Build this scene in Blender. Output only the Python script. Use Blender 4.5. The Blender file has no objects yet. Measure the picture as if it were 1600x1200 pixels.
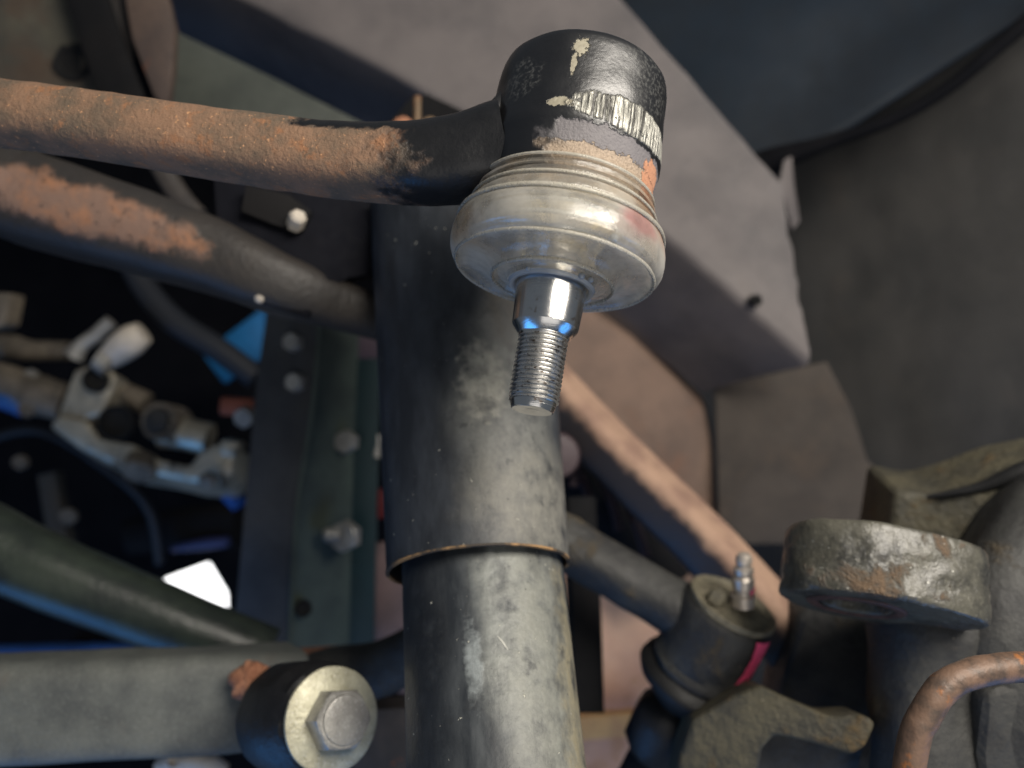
import bpy, bmesh, math, random
from mathutils import Vector, Matrix, Euler, noise

random.seed(7)
SC = bpy.context.scene
COL = SC.collection

# ------------------------------------------------------------------ camera
F = 1250.0                                   # focal length in photo pixels (1600 wide)
CAM_LOC = Vector((0, 0, 0.55))
CAM_ROT = Euler((math.radians(90 + 18), 0, 0))
RM = CAM_ROT.to_matrix()
cam = bpy.data.objects.new('camera', bpy.data.cameras.new('camera'))
COL.objects.link(cam)
cam.location = CAM_LOC
cam.rotation_euler = CAM_ROT
cam.data.sensor_width = 36
cam.data.lens = 36 * F / 1600
cam.data.clip_start = 0.01
cam.data.clip_end = 50
cam.data.dof.use_dof = True
cam.data.dof.focus_distance = 0.278
cam.data.dof.aperture_fstop = 5.2
SC.camera = cam


def P(x, y, d):
    "world point seen at photo pixel (x, y), d millimetres in front of the lens"
    return CAM_LOC + RM @ Vector(((x - 800) / F * d, -(y - 600) / F * d, -d)) * 0.001


def D(x, y, z):
    "direction: x right, y up, z towards the viewer"
    return (RM @ Vector((x, y, z))).normalized()


# ------------------------------------------------------------------ light
W = bpy.data.worlds.new('World')
SC.world = W
W.use_nodes = True
bg = W.node_tree.nodes['Background']
bg.inputs[0].default_value = (0.62, 0.72, 0.85, 1)
bg.inputs[1].default_value = 0.14


def area(name, target, direction, dist, size, power, color, size_y=None):
    l = bpy.data.lights.new(name, 'AREA')
    l.shape = 'RECTANGLE'
    l.size = size
    l.size_y = size_y or size
    l.energy = power
    l.color = color
    o = bpy.data.objects.new(name, l)
    COL.objects.link(o)
    o.location = target + direction * dist
    o.rotation_euler = direction.to_track_quat('Z', 'Y').to_euler()
    return o


TGT = P(820, 560, 380)
area('work_lamp', TGT, D(0.50, 0.50, 0.70), 0.80, 0.58, 10.5, (1.0, 0.93, 0.83), 0.34)
area('blue_fill_left', TGT, D(-0.66, -0.72, 0.16), 0.95, 0.5, 1.7, (0.06, 0.36, 1.0))  # added unseen blue fill from below left, for blue undersides and reflections
area('warm_low_fill', TGT, D(0.10, -0.42, 0.90), 1.1, 1.0, 2.6, (1.0, 0.94, 0.88))  # added unseen warm fill from low in front, lifts the undersides
area('blue_fill_right', TGT, D(0.62, -0.76, 0.20), 0.95, 0.4, 1.1, (0.06, 0.36, 1.0))  # added unseen blue fill from below right, pairs with the left one

SC.view_settings.view_transform = 'Standard'
SC.view_settings.look = 'None'
SC.view_settings.exposure = 0
SC.view_settings.gamma = 1
SC.view_settings.use_curve_mapping = False
SC.cycles.use_denoising = True
SC.cycles.max_bounces = 8
SC.cycles.transmission_bounces = 8
SC.cycles.transparent_max_bounces = 16
SC.cycles.sample_clamp_indirect = 4
SC.cycles.caustics_refractive = False
SC.cycles.caustics_reflective = False


# ------------------------------------------------------------------ materials
def lin(c):
    return tuple((v / 255 / 12.92 if v <= 10.3 else ((v / 255 + 0.055) / 1.055) ** 2.4) for v in c) + (1,)


class N:
    "small wrapper round a node tree"

    def __init__(s, name):
        s.m = bpy.data.materials.new(name)
        s.m.use_nodes = True
        s.t = s.m.node_tree
        s.b = s.t.nodes['Principled BSDF']
        tc = s.t.nodes.new('ShaderNodeTexCoord')
        sc = s.t.nodes.new('ShaderNodeVectorMath')
        sc.operation = 'SCALE'
        sc.inputs['Scale'].default_value = 1000.0
        s.t.links.new(tc.outputs['Object'], sc.inputs[0])
        s.co = sc.outputs[0]                       # object space, millimetres
        s.uv = tc.outputs['UV']

    def put(s, sock, v):
        if hasattr(v, 'links'):
            s.t.links.new(v, sock)
        else:
            sock.default_value = v

    def noise(s, scale, detail=4, rough=0.55, vec=None, dist=0.0, stretch=None):
        n = s.t.nodes.new('ShaderNodeTexNoise')
        n.inputs['Scale'].default_value = scale
        n.inputs['Detail'].default_value = detail
        n.inputs['Roughness'].default_value = rough
        n.inputs['Distortion'].default_value = dist
        v = vec or s.co
        if stretch:
            mp = s.t.nodes.new('ShaderNodeMapping')
            mp.inputs['Scale'].default_value = stretch
            s.t.links.new(v, mp.inputs[0])
            v = mp.outputs[0]
        s.t.links.new(v, n.inputs['Vector'])
        return n.outputs['Fac']

    def voronoi(s, scale, vec=None):
        n = s.t.nodes.new('ShaderNodeTexVoronoi')
        n.inputs['Scale'].default_value = scale
        s.t.links.new(vec or s.co, n.inputs['Vector'])
        return n.outputs['Distance']

    def math(s, op, a, b=0.0, clamp=False):
        n = s.t.nodes.new('ShaderNodeMath')
        n.operation = op
        n.use_clamp = clamp
        s.put(n.inputs[0], a)
        s.put(n.inputs[1], b)
        return n.outputs[0]

    def step(s, v, lo, hi):
        n = s.t.nodes.new('ShaderNodeMapRange')
        n.interpolation_type = 'SMOOTHSTEP'
        s.put(n.inputs['Value'], v)
        n.inputs['From Min'].default_value = lo
        n.inputs['From Max'].default_value = hi
        return n.outputs[0]

    def mix(s, fac, a, b):
        n = s.t.nodes.new('ShaderNodeMix')
        n.data_type = 'RGBA'
        s.put(n.inputs['Factor'], fac)
        s.put(n.inputs['A'], a)
        s.put(n.inputs['B'], b)
        return n.outputs['Result']

    def mixf(s, fac, a, b):
        n = s.t.nodes.new('ShaderNodeMix')
        n.data_type = 'FLOAT'
        s.put(n.inputs['Factor'], fac)
        s.put(n.inputs['A'], a)
        s.put(n.inputs['B'], b)
        return n.outputs['Result']

    def uvw(s):
        n = s.t.nodes.new('ShaderNodeSeparateXYZ')
        s.t.links.new(s.uv, n.inputs[0])
        return n.outputs[0], n.outputs[1]

    def spot(s, u0, v0, ru, rv, wob=0.5, nscale=0.12, edge=0.12):
        "a ragged patch of wear round (u0, v0) on the uv map (u degrees, v millimetres)"
        u, v = s.uvw()
        a = s.math('DIVIDE', s.math('SUBTRACT', u, u0), ru)
        b = s.math('DIVIDE', s.math('SUBTRACT', v, v0), rv)
        q = s.math('SQRT', s.math('ADD', s.math('MULTIPLY', a, a), s.math('MULTIPLY', b, b)))
        nz = s.math('MULTIPLY', s.math('SUBTRACT', s.noise(nscale, 5, 0.6), 0.5), wob * 2)
        q = s.math('ADD', q, nz)
        return s.math('SUBTRACT', 1.0, s.step(q, 1 - edge, 1 + edge))

    def bump(s, h, dist, strength=1.0, prev=None):
        n = s.t.nodes.new('ShaderNodeBump')
        n.inputs['Distance'].default_value = dist
        n.inputs['Strength'].default_value = strength
        s.put(n.inputs['Height'], h)
        if prev:
            s.t.links.new(prev, n.inputs['Normal'])
        return n.outputs[0]

    def out(s, color, rough=0.5, metal=0.0, normal=None, **kw):
        s.put(s.b.inputs['Base Color'], color)
        s.put(s.b.inputs['Roughness'], rough)
        s.put(s.b.inputs['Metallic'], metal)
        if normal:
            s.t.links.new(normal, s.b.inputs['Normal'])
        for k, v in kw.items():
            s.put(s.b.inputs[k.replace('_', ' ')], v)
        return s.m


def grime(name, base, alt, rust=None, rust_lo=0.55, rust_hi=0.65, rust_scale=0.05, rough=(0.45, 0.75), metal=0.0,
          specks=None, speck_amt=0.70, mott=0.035, bump=0.4, bscale=0.35, spots=(), spec=0.5, stretch=None, fine=0.9):
    "painted or bare steel with mottled dirt, rust patches and light specks"
    n = N(name)
    c = n.mix(n.step(n.noise(mott, 6, 0.62, stretch=stretch), 0.36, 0.66), lin(base), lin(alt))
    g = n.noise(fine, 3, 0.7)
    c = n.mix(n.math('MULTIPLY', n.step(g, 0.5, 0.8), 0.35), c, lin(tuple(min(255, v * 1.5 + 12) for v in base)))
    rg = n.mixf(n.noise(mott * 2.3, 4), rough[0], rough[1])
    height = n.noise(bscale, 5, 0.6)
    if rust:
        rm = n.step(n.noise(rust_scale, 7, 0.65, dist=0.4), rust_lo, rust_hi)
        rc = n.mix(n.noise(rust_scale * 6, 4), lin(rust[0]), lin(rust[1]))
        c = n.mix(rm, c, rc)
        rg = n.mixf(rm, rg, 0.85)
        height = n.math('ADD', height, n.math('MULTIPLY', n.math('MULTIPLY', rm, n.noise(bscale * 4, 3)), 0.9))
    for (u0, v0, ru, rv, col, wob, ns, r_) in spots:
        k = n.spot(u0, v0, ru, rv, wob, ns)
        cc = n.mix(n.noise(ns * 4, 4), lin(col), lin(tuple(v * 0.72 for v in col)))
        c = n.mix(k, c, cc)
        rg = n.mixf(k, rg, r_)
        height = n.math('ADD', height, n.math('MULTIPLY', k, 0.5))
    if specks:
        sp = n.step(n.noise(0.75, 2, 0.4), speck_amt, speck_amt + 0.05)
        c = n.mix(n.math('MULTIPLY', sp, 0.8), c, lin(specks))
    return n.out(c, rg, metal, n.bump(height, 0.001 * bump), Specular_IOR_Level=spec)


MT = {}


def plain(name, col, rough=0.5, metal=0.0, **kw):
    n = N(name)
    c = n.mix(n.noise(0.08, 5), lin(tuple(v * 0.8 for v in col)), lin(tuple(min(255, v * 1.12) for v in col)))
    return n.out(c, n.mixf(n.noise(0.2, 4), rough * 0.8, min(1, rough * 1.25)), metal, n.bump(n.noise(0.5, 4), 0.0002), **kw)


# ------------------------------------------------------------------ mesh helpers
class Mesh:
    def __init__(s):
        s.v, s.f, s.uv, s.flat = [], [], [], set()

    def add(s, verts, faces, uvs=None):
        o = len(s.v)
        s.v += verts
        for i, f in enumerate(faces):
            s.f.append(tuple(o + k for k in f))
            s.uv.append(uvs[i] if uvs else [(0, 0)] * len(f))
        return s

    def jitter(s, amp, freq, seed=0):
        "uneven forged surface: amp mm, freq per mm"
        off = Vector((seed * 7.3, seed * 3.1, seed))
        s.v = [p + noise.noise_vector(p * 1000 * freq + off) * amp * 0.001 for p in s.v]
        return s


def frame_of(axis, ref=None):
    a = axis.normalized()
    r = (ref or D(0, 0, 1))
    x = (r - a * r.dot(a)).normalized()
    return a, x, a.cross(x)


def lathe(p0, axis, prof, seg=64, ref=None, wob=0.0, cap=(True, True), a0=0, a1=360):
    "profile [(s mm, r mm)] turned round an axis; uv = (degrees from the camera side, s)"
    m = Mesh()
    a, x, y = frame_of(axis, ref)
    full = abs(a1 - a0 - 360) < 1e-6
    na = seg if full else seg + 1
    vs = []
    for (s, r) in prof:
        for k in range(na):
            t = math.radians(a0 + (a1 - a0) * k / seg)
            rr = r
            if wob:
                rr += wob * noise.noise(Vector((math.cos(t) * 2, math.sin(t) * 2, s * 0.12)))
            vs.append(p0 + (a * s + (x * math.cos(t) + y * math.sin(t)) * rr) * 0.001)
    fs, uv = [], []

    def ang(k):
        t = a0 + (a1 - a0) * k / seg
        return t - 360 if (t > 180 or (t == 180 and k > seg / 2)) else t

    for i in range(len(prof) - 1):
        for k in range(seg):
            k2 = (k + 1) % na if full else k + 1
            fs.append((i * na + k, i * na + k2, (i + 1) * na + k2, (i + 1) * na + k))
            u0 = ang(k)
            u1 = u0 + (a1 - a0) / seg
            uv.append([(u0, prof[i][0]), (u1, prof[i][0]), (u1, prof[i + 1][0]), (u0, prof[i + 1][0])])
    if full and cap[0]:
        fs.append(tuple(range(na - 1, -1, -1)))
        uv.append([(0, prof[0][0])] * na)
    if full and cap[1]:
        b = (len(prof) - 1) * na
        fs.append(tuple(range(b, b + na)))
        uv.append([(0, prof[-1][0])] * na)
    return m.add(vs, fs, uv)


def catmull(pts, n):
    out = []
    for i in range(len(pts) - 1):
        p0 = pts[max(i - 1, 0)]
        p1, p2 = pts[i], pts[i + 1]
        p3 = pts[min(i + 2, len(pts) - 1)]
        for k in range(n):
            t = k / n
            out.append(0.5 * ((2 * p1) + (p2 - p0) * t + (2 * p0 - 5 * p1 + 4 * p2 - p3) * t * t + (3 * p1 - p0 - 3 * p2 + p3) * t ** 3))
    out.append(pts[-1])
    return out


def tube(pts, rad, seg=32, sub=6, ref=None, power=2.0, aspect=1.0, cap=True):
    "swept bar: rad in mm (number or list); power > 2 squares the section; aspect = depth / width"
    R = rad if isinstance(rad, (list, tuple)) else [rad] * len(pts)
    c = catmull(pts, sub)
    rr = [x[0] for x in catmull([Vector((r, 0, 0)) for r in R], sub)]
    m = Mesh()
    vs, fs, uv = [], [], []
    L = 0
    ls = []
    for i, p in enumerate(c):
        t = (c[min(i + 1, len(c) - 1)] - c[max(i - 1, 0)]).normalized()
        a, x, y = frame_of(t, ref)
        if i:
            L += (c[i] - c[i - 1]).length * 1000
        ls.append(L)
        for k in range(seg):
            th = 2 * math.pi * k / seg
            cx, cy = math.cos(th), math.sin(th)
            q = (abs(cx) ** power + abs(cy) ** power) ** (-1 / power)
            vs.append(p + (x * cx * q * aspect + y * cy * q) * rr[i] * 0.001)
    for i in range(len(c) - 1):
        for k in range(seg):
            k2 = (k + 1) % seg
            fs.append((i * seg + k, i * seg + k2, (i + 1) * seg + k2, (i + 1) * seg + k))
            u0 = 360 * k / seg
            u0 = u0 - 360 if u0 >= 180 else u0
            u1 = u0 + 360 / seg
            uv.append([(u0, ls[i]), (u1, ls[i]), (u1, ls[i + 1]), (u0, ls[i + 1])])
    if cap:
        fs.append(tuple(range(seg - 1, -1, -1)))
        uv.append([(0, 0)] * seg)
        b = (len(c) - 1) * seg
        fs.append(tuple(range(b, b + seg)))
        uv.append([(0, L)] * seg)
    return m.add(vs, fs, uv)


def loft(secs, cap=True):
    "secs: list of rings (equal counts) of world points"
    m = Mesh()
    n = len(secs[0])
    vs = [p for s in secs for p in s]
    fs, uv = [], []
    L = 0
    for i in range(len(secs) - 1):
        L2 = L + (secs[i + 1][0] - secs[i][0]).length * 1000
        w = 0
        for k in range(n):
            k2 = (k + 1) % n
            w2 = w + (secs[0][k2] - secs[0][k]).length * 1000
            fs.append((i * n + k, i * n + k2, (i + 1) * n + k2, (i + 1) * n + k))
            uv.append([(w, L), (w2, L), (w2, L2), (w, L2)])
            w = w2
        L = L2
    if cap:
        fs.append(tuple(range(n - 1, -1, -1)))
        uv.append([(0, 0)] * n)
        b = (len(secs) - 1) * n
        fs.append(tuple(range(b, b + n)))
        uv.append([(0, 0)] * n)
    return m.add(vs, fs, uv)


def prism(front, off):
    "polygon of world points with thickness along the world vector off"
    m = Mesh()
    n = len(front)
    vs = list(front) + [p + off for p in front]
    fs = [tuple(range(n)), tuple(range(2 * n - 1, n - 1, -1))]
    for k in range(n):
        k2 = (k + 1) % n
        fs.append((k, k + n, k2 + n, k2))
    return m.add(vs, fs)


def px(pts, d):
    return [P(x, y, d) if not isinstance(d, (list, tuple)) else P(x, y, d[i]) for i, (x, y) in enumerate(pts)]


def eye(O, n, u, outer, hole_r0, hole_r1, h, cu=0.0, cw=0.0, seg=72, rows=6, rnd=2.5, lump=0.0):
    "plate with a (tapered) bore: outer(angle) gives the outline radius from the bore centre"
    m = Mesh()
    n = n.normalized()
    u = (u - n * u.dot(n)).normalized()
    w = n.cross(u)
    vs = []
    rings = []
    zs = [(0, rnd), (rnd * 0.3, rnd * 0.3)] + [(rnd + (h - 2 * rnd) * i / rows, 0) for i in range(rows + 1)] + [(h - rnd * 0.3, rnd * 0.3), (h, rnd)]
    for z, ins in zs:
        r = []
        for k in range(seg):
            t = 2 * math.pi * k / seg
            R = outer(t) - ins
            if lump:
                R += lump * noise.noise(Vector((math.cos(t) * 3, math.sin(t) * 3, z * 0.22)))
            r.append(O + (u * math.cos(t) * R + w * math.sin(t) * R + n * z) * 0.001)
        rings.append(r)
    for z, R in ((h, hole_r1 + 0.6), (h - 0.6, hole_r1), (0.6, hole_r0), (0, hole_r0 + 0.6)):
        rings.append([O + (u * math.cos(2 * math.pi * k / seg) * R + w * math.sin(2 * math.pi * k / seg) * R + n * z) * 0.001 for k in range(seg)])
    rings.append(rings[0])
    return loft(rings, cap=False)


def make(name, m, mat, parent=None, smooth=30, label=None, bevel=0, kind=None, bseg=2, autou=True):
    me = bpy.data.meshes.new(name)
    base = Vector((0, 0, 0))
    if parent is None:
        base = sum(m.v, Vector()) / len(m.v)
    else:
        r = parent
        while r.parent:
            r = r.parent
        base = Vector(r['base'])
    me.from_pydata([p - base for p in m.v], [], m.f)
    uvl = me.uv_layers.new(name='UVMap')
    i = 0
    for k, f in enumerate(m.f):
        for j in range(len(f)):
            uvl.data[i].uv = m.uv[k][j]
            i += 1
    bm = bmesh.new()
    bm.from_mesh(me)
    bmesh.ops.recalc_face_normals(bm, faces=bm.faces)
    if bevel:
        es = [e for e in bm.edges if len(e.link_faces) == 2 and e.calc_face_angle(0) > math.radians(28)]
        bmesh.ops.bevel(bm, geom=es, offset=bevel * 0.001, segments=bseg, profile=0.6, affect='EDGES', clamp_overlap=True)
    for f in bm.faces:
        f.smooth = True
    for e in bm.edges:
        if len(e.link_faces) == 2 and e.calc_face_angle(0) > math.radians(smooth):
            e.smooth = False
    bm.to_mesh(me)
    bm.free()
    o = bpy.data.objects.new(name, me)
    COL.objects.link(o)
    me.materials.append(mat)
    if parent is None:
        o.location = base
        o['base'] = tuple(base)
    else:
        o.parent = parent
    if label:
        o['label'] = label
    if kind:
        o['kind'] = kind
    return o


def tag(o, label, cat, group=None):
    o['label'] = label
    o['category'] = cat
    if group:
        o['group'] = group
    return o


def thing(name, loc, label, cat, group=None):
    o = bpy.data.objects.new(name, None)
    COL.objects.link(o)
    o.location = loc
    o.empty_display_size = 0.01
    o['base'] = tuple(loc)
    return tag(o, label, cat, group)


def hexhead(p, axis, r, h, dome=0.25, spin=0.0):
    "hexagon bolt head with chamfered crown"
    a, x, y = frame_of(axis, D(0, 1, 0.2))
    secs = []
    for s, q in ((0, 1), (h * 0.78, 1), (h * 0.93, 0.94), (h, 0.84)):
        ring = []
        for k in range(24):
            t = 2 * math.pi * k / 24 + spin
            hexr = math.cos(math.pi / 6) / math.cos(((t - spin) % (math.pi / 3)) - math.pi / 6)
            rr = r * (hexr if q == 1 else min(hexr, q) if q > 0.9 else q)
            ring.append(p + (a * s + (x * math.cos(t) + y * math.sin(t)) * rr) * 0.001)
        secs.append(ring)
    return loft(secs)


def grid(c00, c10, c11, c01, nu, nv, fn=None):
    "sheet between four corners, fn(u, v) = offset vector in mm along the sheet normal"
    m = Mesh()
    nrm = (c10 - c00).cross(c01 - c00).normalized()
    vs, fs, uv = [], [], []
    for j in range(nv + 1):
        for i in range(nu + 1):
            u, v = i / nu, j / nv
            p = c00 * (1 - u) * (1 - v) + c10 * u * (1 - v) + c11 * u * v + c01 * (1 - u) * v
            if fn:
                p = p + nrm * fn(u, v) * 0.001
            vs.append(p)
    for j in range(nv):
        for i in range(nu):
            a = j * (nu + 1) + i
            fs.append((a, a + 1, a + nu + 2, a + nu + 1))
            uv.append([(i / nu, j / nv), ((i + 1) / nu, j / nv), ((i + 1) / nu, (j + 1) / nv), (i / nu, (j + 1) / nv)])
    return m.add(vs, fs, uv)


IN = D(0, 0, -1)        # away from the lens

# ------------------------------------------------------------------ material library
RUST = ((150, 84, 42), (92, 52, 34))
MT['rail'] = grime('rail_paint', (101, 95, 94), (79, 75, 76), None, rough=(0.55, 0.8), mott=0.012, bump=0.35, bscale=0.10, specks=(140, 132, 126), speck_amt=0.76)
MT['liner'] = grime('liner_plastic', (64, 63, 62), (54, 54, 54), ((74, 70, 66), (66, 63, 61)), 0.5, 0.68, 0.006, rough=(0.75, 0.95), mott=0.012, bump=0.6, bscale=0.08, spec=0.2)
MT['dusty_panel'] = grime('dusty_panel', (76, 70, 65), (62, 58, 55), ((86, 76, 67), (72, 65, 60)), 0.5, 0.7, 0.02, rough=(0.75, 0.95), mott=0.02, bump=0.6, bscale=0.1, spec=0.2, specks=(120, 112, 100), speck_amt=0.74)
MT['fender'] = grime('fender_paint', (9, 24, 37), (7, 17, 27), None, rough=(0.6, 0.85), mott=0.010, bump=0.3, bscale=0.06, spec=0.3)
MT['rubber'] = plain('black_rubber', (24, 24, 25), 0.6)
MT['brown_plate'] = grime('brown_undercoat', (122, 102, 90), (98, 84, 76), ((134, 96, 76), (112, 84, 70)), 0.5, 0.75, 0.012, rough=(0.7, 0.9), mott=0.014, bump=0.5, bscale=0.1, spec=0.25)
MT['pink_plate'] = grime('pale_primer', (236, 192, 160), (214, 168, 142), ((196, 152, 96), (170, 120, 100)), 0.55, 0.75, 0.02, rough=(0.6, 0.85), mott=0.02, bump=0.3, spec=0.3)
n = N('bar_painted_shade')
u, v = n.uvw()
k = n.math('SUBTRACT', 1.0, n.math('SUBTRACT', 1.0, n.step(n.math('ADD', n.math('ABSOLUTE', n.math('SUBTRACT', u, 118.0)), n.math('MULTIPLY', n.math('SUBTRACT', n.noise(0.05, 5), 0.5), 60)), 44, 66)))  # painted shade: lower-left face dark, the lit face pink
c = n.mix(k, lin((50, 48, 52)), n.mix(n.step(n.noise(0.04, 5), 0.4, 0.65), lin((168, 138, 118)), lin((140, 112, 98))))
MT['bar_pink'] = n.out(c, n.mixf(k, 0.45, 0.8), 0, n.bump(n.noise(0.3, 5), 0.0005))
MT['black_paint'] = grime('black_paint', (20, 20, 22), (34, 34, 36), None, rough=(0.3, 0.6), mott=0.05, bump=0.5)
MT['dark'] = grime('dull_black', (14, 15, 18), (22, 21, 22), None, rough=(0.7, 0.95), mott=0.02, bump=0.6, bscale=0.05, spec=0.2)
MT['engine'] = grime('engine_black', (9, 10, 14), (16, 16, 19), None, rough=(0.8, 0.95), mott=0.02, bump=0.8, bscale=0.05, spec=0.1)
MT['channel'] = grime('dark_green_channel', (62, 65, 70), (50, 53, 58), ((86, 80, 72), (70, 68, 66)), 0.5, 0.8, 0.02, rough=(0.5, 0.75), mott=0.03, bump=0.3, spec=0.3)
MT['channel_green'] = grime('green_web', (72, 82, 75), (58, 66, 62), None, rough=(0.45, 0.7), mott=0.03, bump=0.3, spec=0.35)
MT['teal'] = plain('dark_teal', (20, 46, 50), 0.5)
MT['beam'] = grime('grey_beam', (98, 101, 97), (74, 77, 76), ((96, 88, 80), (78, 74, 72)), 0.55, 0.75, 0.02, rough=(0.5, 0.75), mott=0.03, bump=0.5, bscale=0.2, specks=(60, 62, 58), speck_amt=0.72)
MT['green_tube'] = grime('green_black_tube', (58, 66, 58), (40, 46, 44), None, rough=(0.22, 0.4), mott=0.03, bump=0.4)
MT['knuckle'] = grime('greasy_cast_iron', (90, 88, 78), (42, 42, 40), ((112, 90, 66), (80, 66, 54)), 0.52, 0.64, 0.05, rough=(0.22, 0.55), mott=0.045, bump=1.3, bscale=0.13, specks=(206, 204, 194), speck_amt=0.72, spec=0.7, fine=0.5)
MT['knuckle_dark'] = grime('dark_cast_iron', (58, 58, 56), (40, 40, 41), ((82, 72, 54), (60, 54, 46)), 0.58, 0.7, 0.03, rough=(0.5, 0.75), mott=0.04, bump=1.2, bscale=0.15, specks=(190, 180, 160), speck_amt=0.76)
MT['olive_iron'] = grime('olive_cast_iron', (86, 81, 64), (60, 58, 50), ((122, 100, 60), (92, 76, 54)), 0.55, 0.70, 0.04, rough=(0.5, 0.8), mott=0.05, bump=1.8, bscale=0.25, specks=(176, 168, 146), speck_amt=0.75)
MT['zinc'] = grime('zinc_washer', (190, 187, 164), (160, 156, 134), None, rough=(0.35, 0.55), metal=0.35, mott=0.10, bump=0.35, bscale=0.6, specks=(120, 112, 84), speck_amt=0.68)
MT['bolt'] = grime('bolt_steel', (172, 170, 164), (138, 136, 132), None, rough=(0.3, 0.5), metal=0.45, mott=0.08, bump=0.3)
MT['fitting'] = plain('bright_fitting', (206, 196, 184), 0.3, 0.5)
MT['aluminium'] = grime('dirty_aluminium', (216, 206, 184), (176, 168, 150), ((118, 108, 94), (84, 76, 66)), 0.56, 0.7, 0.04, rough=(0.3, 0.5), metal=0.65, mott=0.04, bump=0.8, bscale=0.15)
MT['alu_grey'] = grime('grey_casting', (128, 118, 104), (84, 78, 70), None, rough=(0.45, 0.7), metal=0.2, mott=0.04, bump=0.8, bscale=0.15)
MT['white'] = plain('white_plastic', (206, 196, 182), 0.45)
MT['blue_panel'] = plain('blue_panel', (14, 100, 158), 0.5)
MT['cap_metal'] = grime('dusty_cap', (130, 123, 104), (92, 88, 74), None, mott=0.12, bump=1.0, bscale=0.4)
MT['pink_paint'] = plain('pink_paint_mark', (236, 84, 124), 0.45)
MT['rust_lump'] = grime('rust_scale', (172, 122, 94), (140, 92, 68), None, rough=(0.8, 0.95), mott=0.15, bump=1.5, bscale=0.3)
MT['hole'] = plain('dark_hole', (8, 8, 9), 0.8)
MT['maroon'] = plain('maroon_rubber', (62, 48, 54), 0.55)
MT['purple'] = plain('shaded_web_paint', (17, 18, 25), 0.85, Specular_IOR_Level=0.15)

# ------------------------------------------------------------------ sky behind the gap
nsky = N('daylight')
nsky.b.inputs['Emission Color'].default_value = (1, 1, 1, 1)
nsky.b.inputs['Emission Strength'].default_value = 3.0
MT['sky'] = nsky.out((0.9, 0.9, 0.9, 1), 1.0)
make('sky', prism(px([(60, 760), (560, 760), (560, 1060), (60, 1060)], 1300), IN * 0.01), MT['sky'], kind='structure')

# ------------------------------------------------------------------ wheel arch, fender, rail
lin_fn = lambda u, v: (8 * noise.noise(Vector((u * 3.1, v * 2.6, 1))) + 3 * noise.noise(Vector((u * 9, v * 8, 4))) + 1.4 * noise.noise(Vector((u * 25, v * 22, 9))))
lw = grid(P(1060, 60, 900), P(2300, -200, 480), P(2300, 1700, 430), P(1040, 1600, 800), 80, 60, lin_fn)
liner = make('wheel_arch_liner', lw, MT['liner'], smooth=80)
tag(liner, 'dark brown-grey wheel arch lining behind the knuckle on the right', 'wheel arch')
md = liner.modifiers.new('thick', 'SOLIDIFY')
md.thickness = 0.003
for (x, y, d, r) in ((1190, 628, 690, 6), (1385, 385, 716, 6)):
    ax = D(0.1, -0.1, 1)
    b = lathe(P(x, y, d + 26), ax, [(0, r * 1.2), (20, r * 1.1), (24, r), (27, r * 0.7), (28, r * 0.3)], 20)
    make('rivet', b, MT['liner'], liner)

fn2 = lambda u, v: 12 * math.sin(u * 2.2) + 5 * noise.noise(Vector((u * 3, v * 3, 2)))
make('overlap_panel', prism(px([(1118, 604), (1292, 566), (1330, 640), (1356, 720), (1420, 776), (1410, 850), (1125, 850)], [640, 640, 636, 634, 628, 626, 636]), IN * 0.004).jitter(2.0, 0.02), MT['dusty_panel'], liner, bevel=1.5)
make('seam_flange', prism(px([(1218, 285), (1226, 250), (1238, 244), (1242, 290), (1250, 345), (1238, 360)], [592, 596, 600, 600, 598, 590]), IN * 0.003).jitter(1.2, 0.05), MT['rail'], liner, bevel=0.8)
fp = thing('inner_fender', P(1300, 160, 650), 'dark blue inner fender panel in the top right corner', 'fender')
fpm = make('panel', grid(P(880, -120, 690), P(1720, -220, 600), P(1720, -60, 560), P(1120, 330, 640), 40, 30, fn2), MT['fender'], fp, smooth=80)
md = fpm.modifiers.new('thick', 'SOLIDIFY')
md.thickness = 0.003
make('groove_shade', tube([P(1130, 300, 640), P(1190, 258, 630), P(1290, 224, 610), P(1400, 184, 590), P(1480, 138, 575), P(1560, 72, 560), P(1680, -30, 550)], [12, 11, 6, 5, 5, 5.5, 6], 16), MT['engine'], fp)  # black strip added for the shade in the groove along the panel edge

fr = thing('frame_rail', P(900, 200, 560), 'mauve-grey chassis frame rail running diagonally behind the ball joint', 'frame rail')
lo = [(230, -70), (420, 18), (560, 88), (740, 185), (900, 272), (1050, 376), (1160, 474), (1266, 570)]
tp = [(560, -560), (640, -420), (720, -300), (810, -185), (880, -105), (970, 0), (1098, 146), (1222, 290)]
bk = [(90, -40), (270, 50), (410, 116), (560, 192), (735, 310), (880, 440), (990, 530), (1098, 614)]
dl = [600, 600, 598, 594, 588, 580, 572, 565]
secs = []
for i in range(8):
    a, b, c = P(*tp[i], dl[i] + 18), P(*lo[i], dl[i]), P(*bk[i], dl[i] + 82)
    secs.append([a, b, c, a + (c - b)])
fine = []
for i in range(7):
    for k in range(6):
        t = k / 6
        fine.append([secs[i][j].lerp(secs[i + 1][j], t) for j in range(4)])
fine.append(secs[-1])
full = []
for s in fine:                       # rounded lower corner, subdivided faces
    a, b, c, d_ = s
    ring = [a.lerp(b, k / 24) for k in range(24)]
    ba, bc = (a - b).normalized(), (c - b).normalized()
    for k in range(5):
        t = k / 4
        q = b + ba * 0.007 * (1 - t) ** 2 + bc * 0.007 * t ** 2
        ring.append(q)
    ring += [b.lerp(c, k / 6) for k in range(2, 6)] + [c, d_]
    full.append(ring)
rdir = (full[-1][8] - full[-2][8]).normalized()
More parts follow.
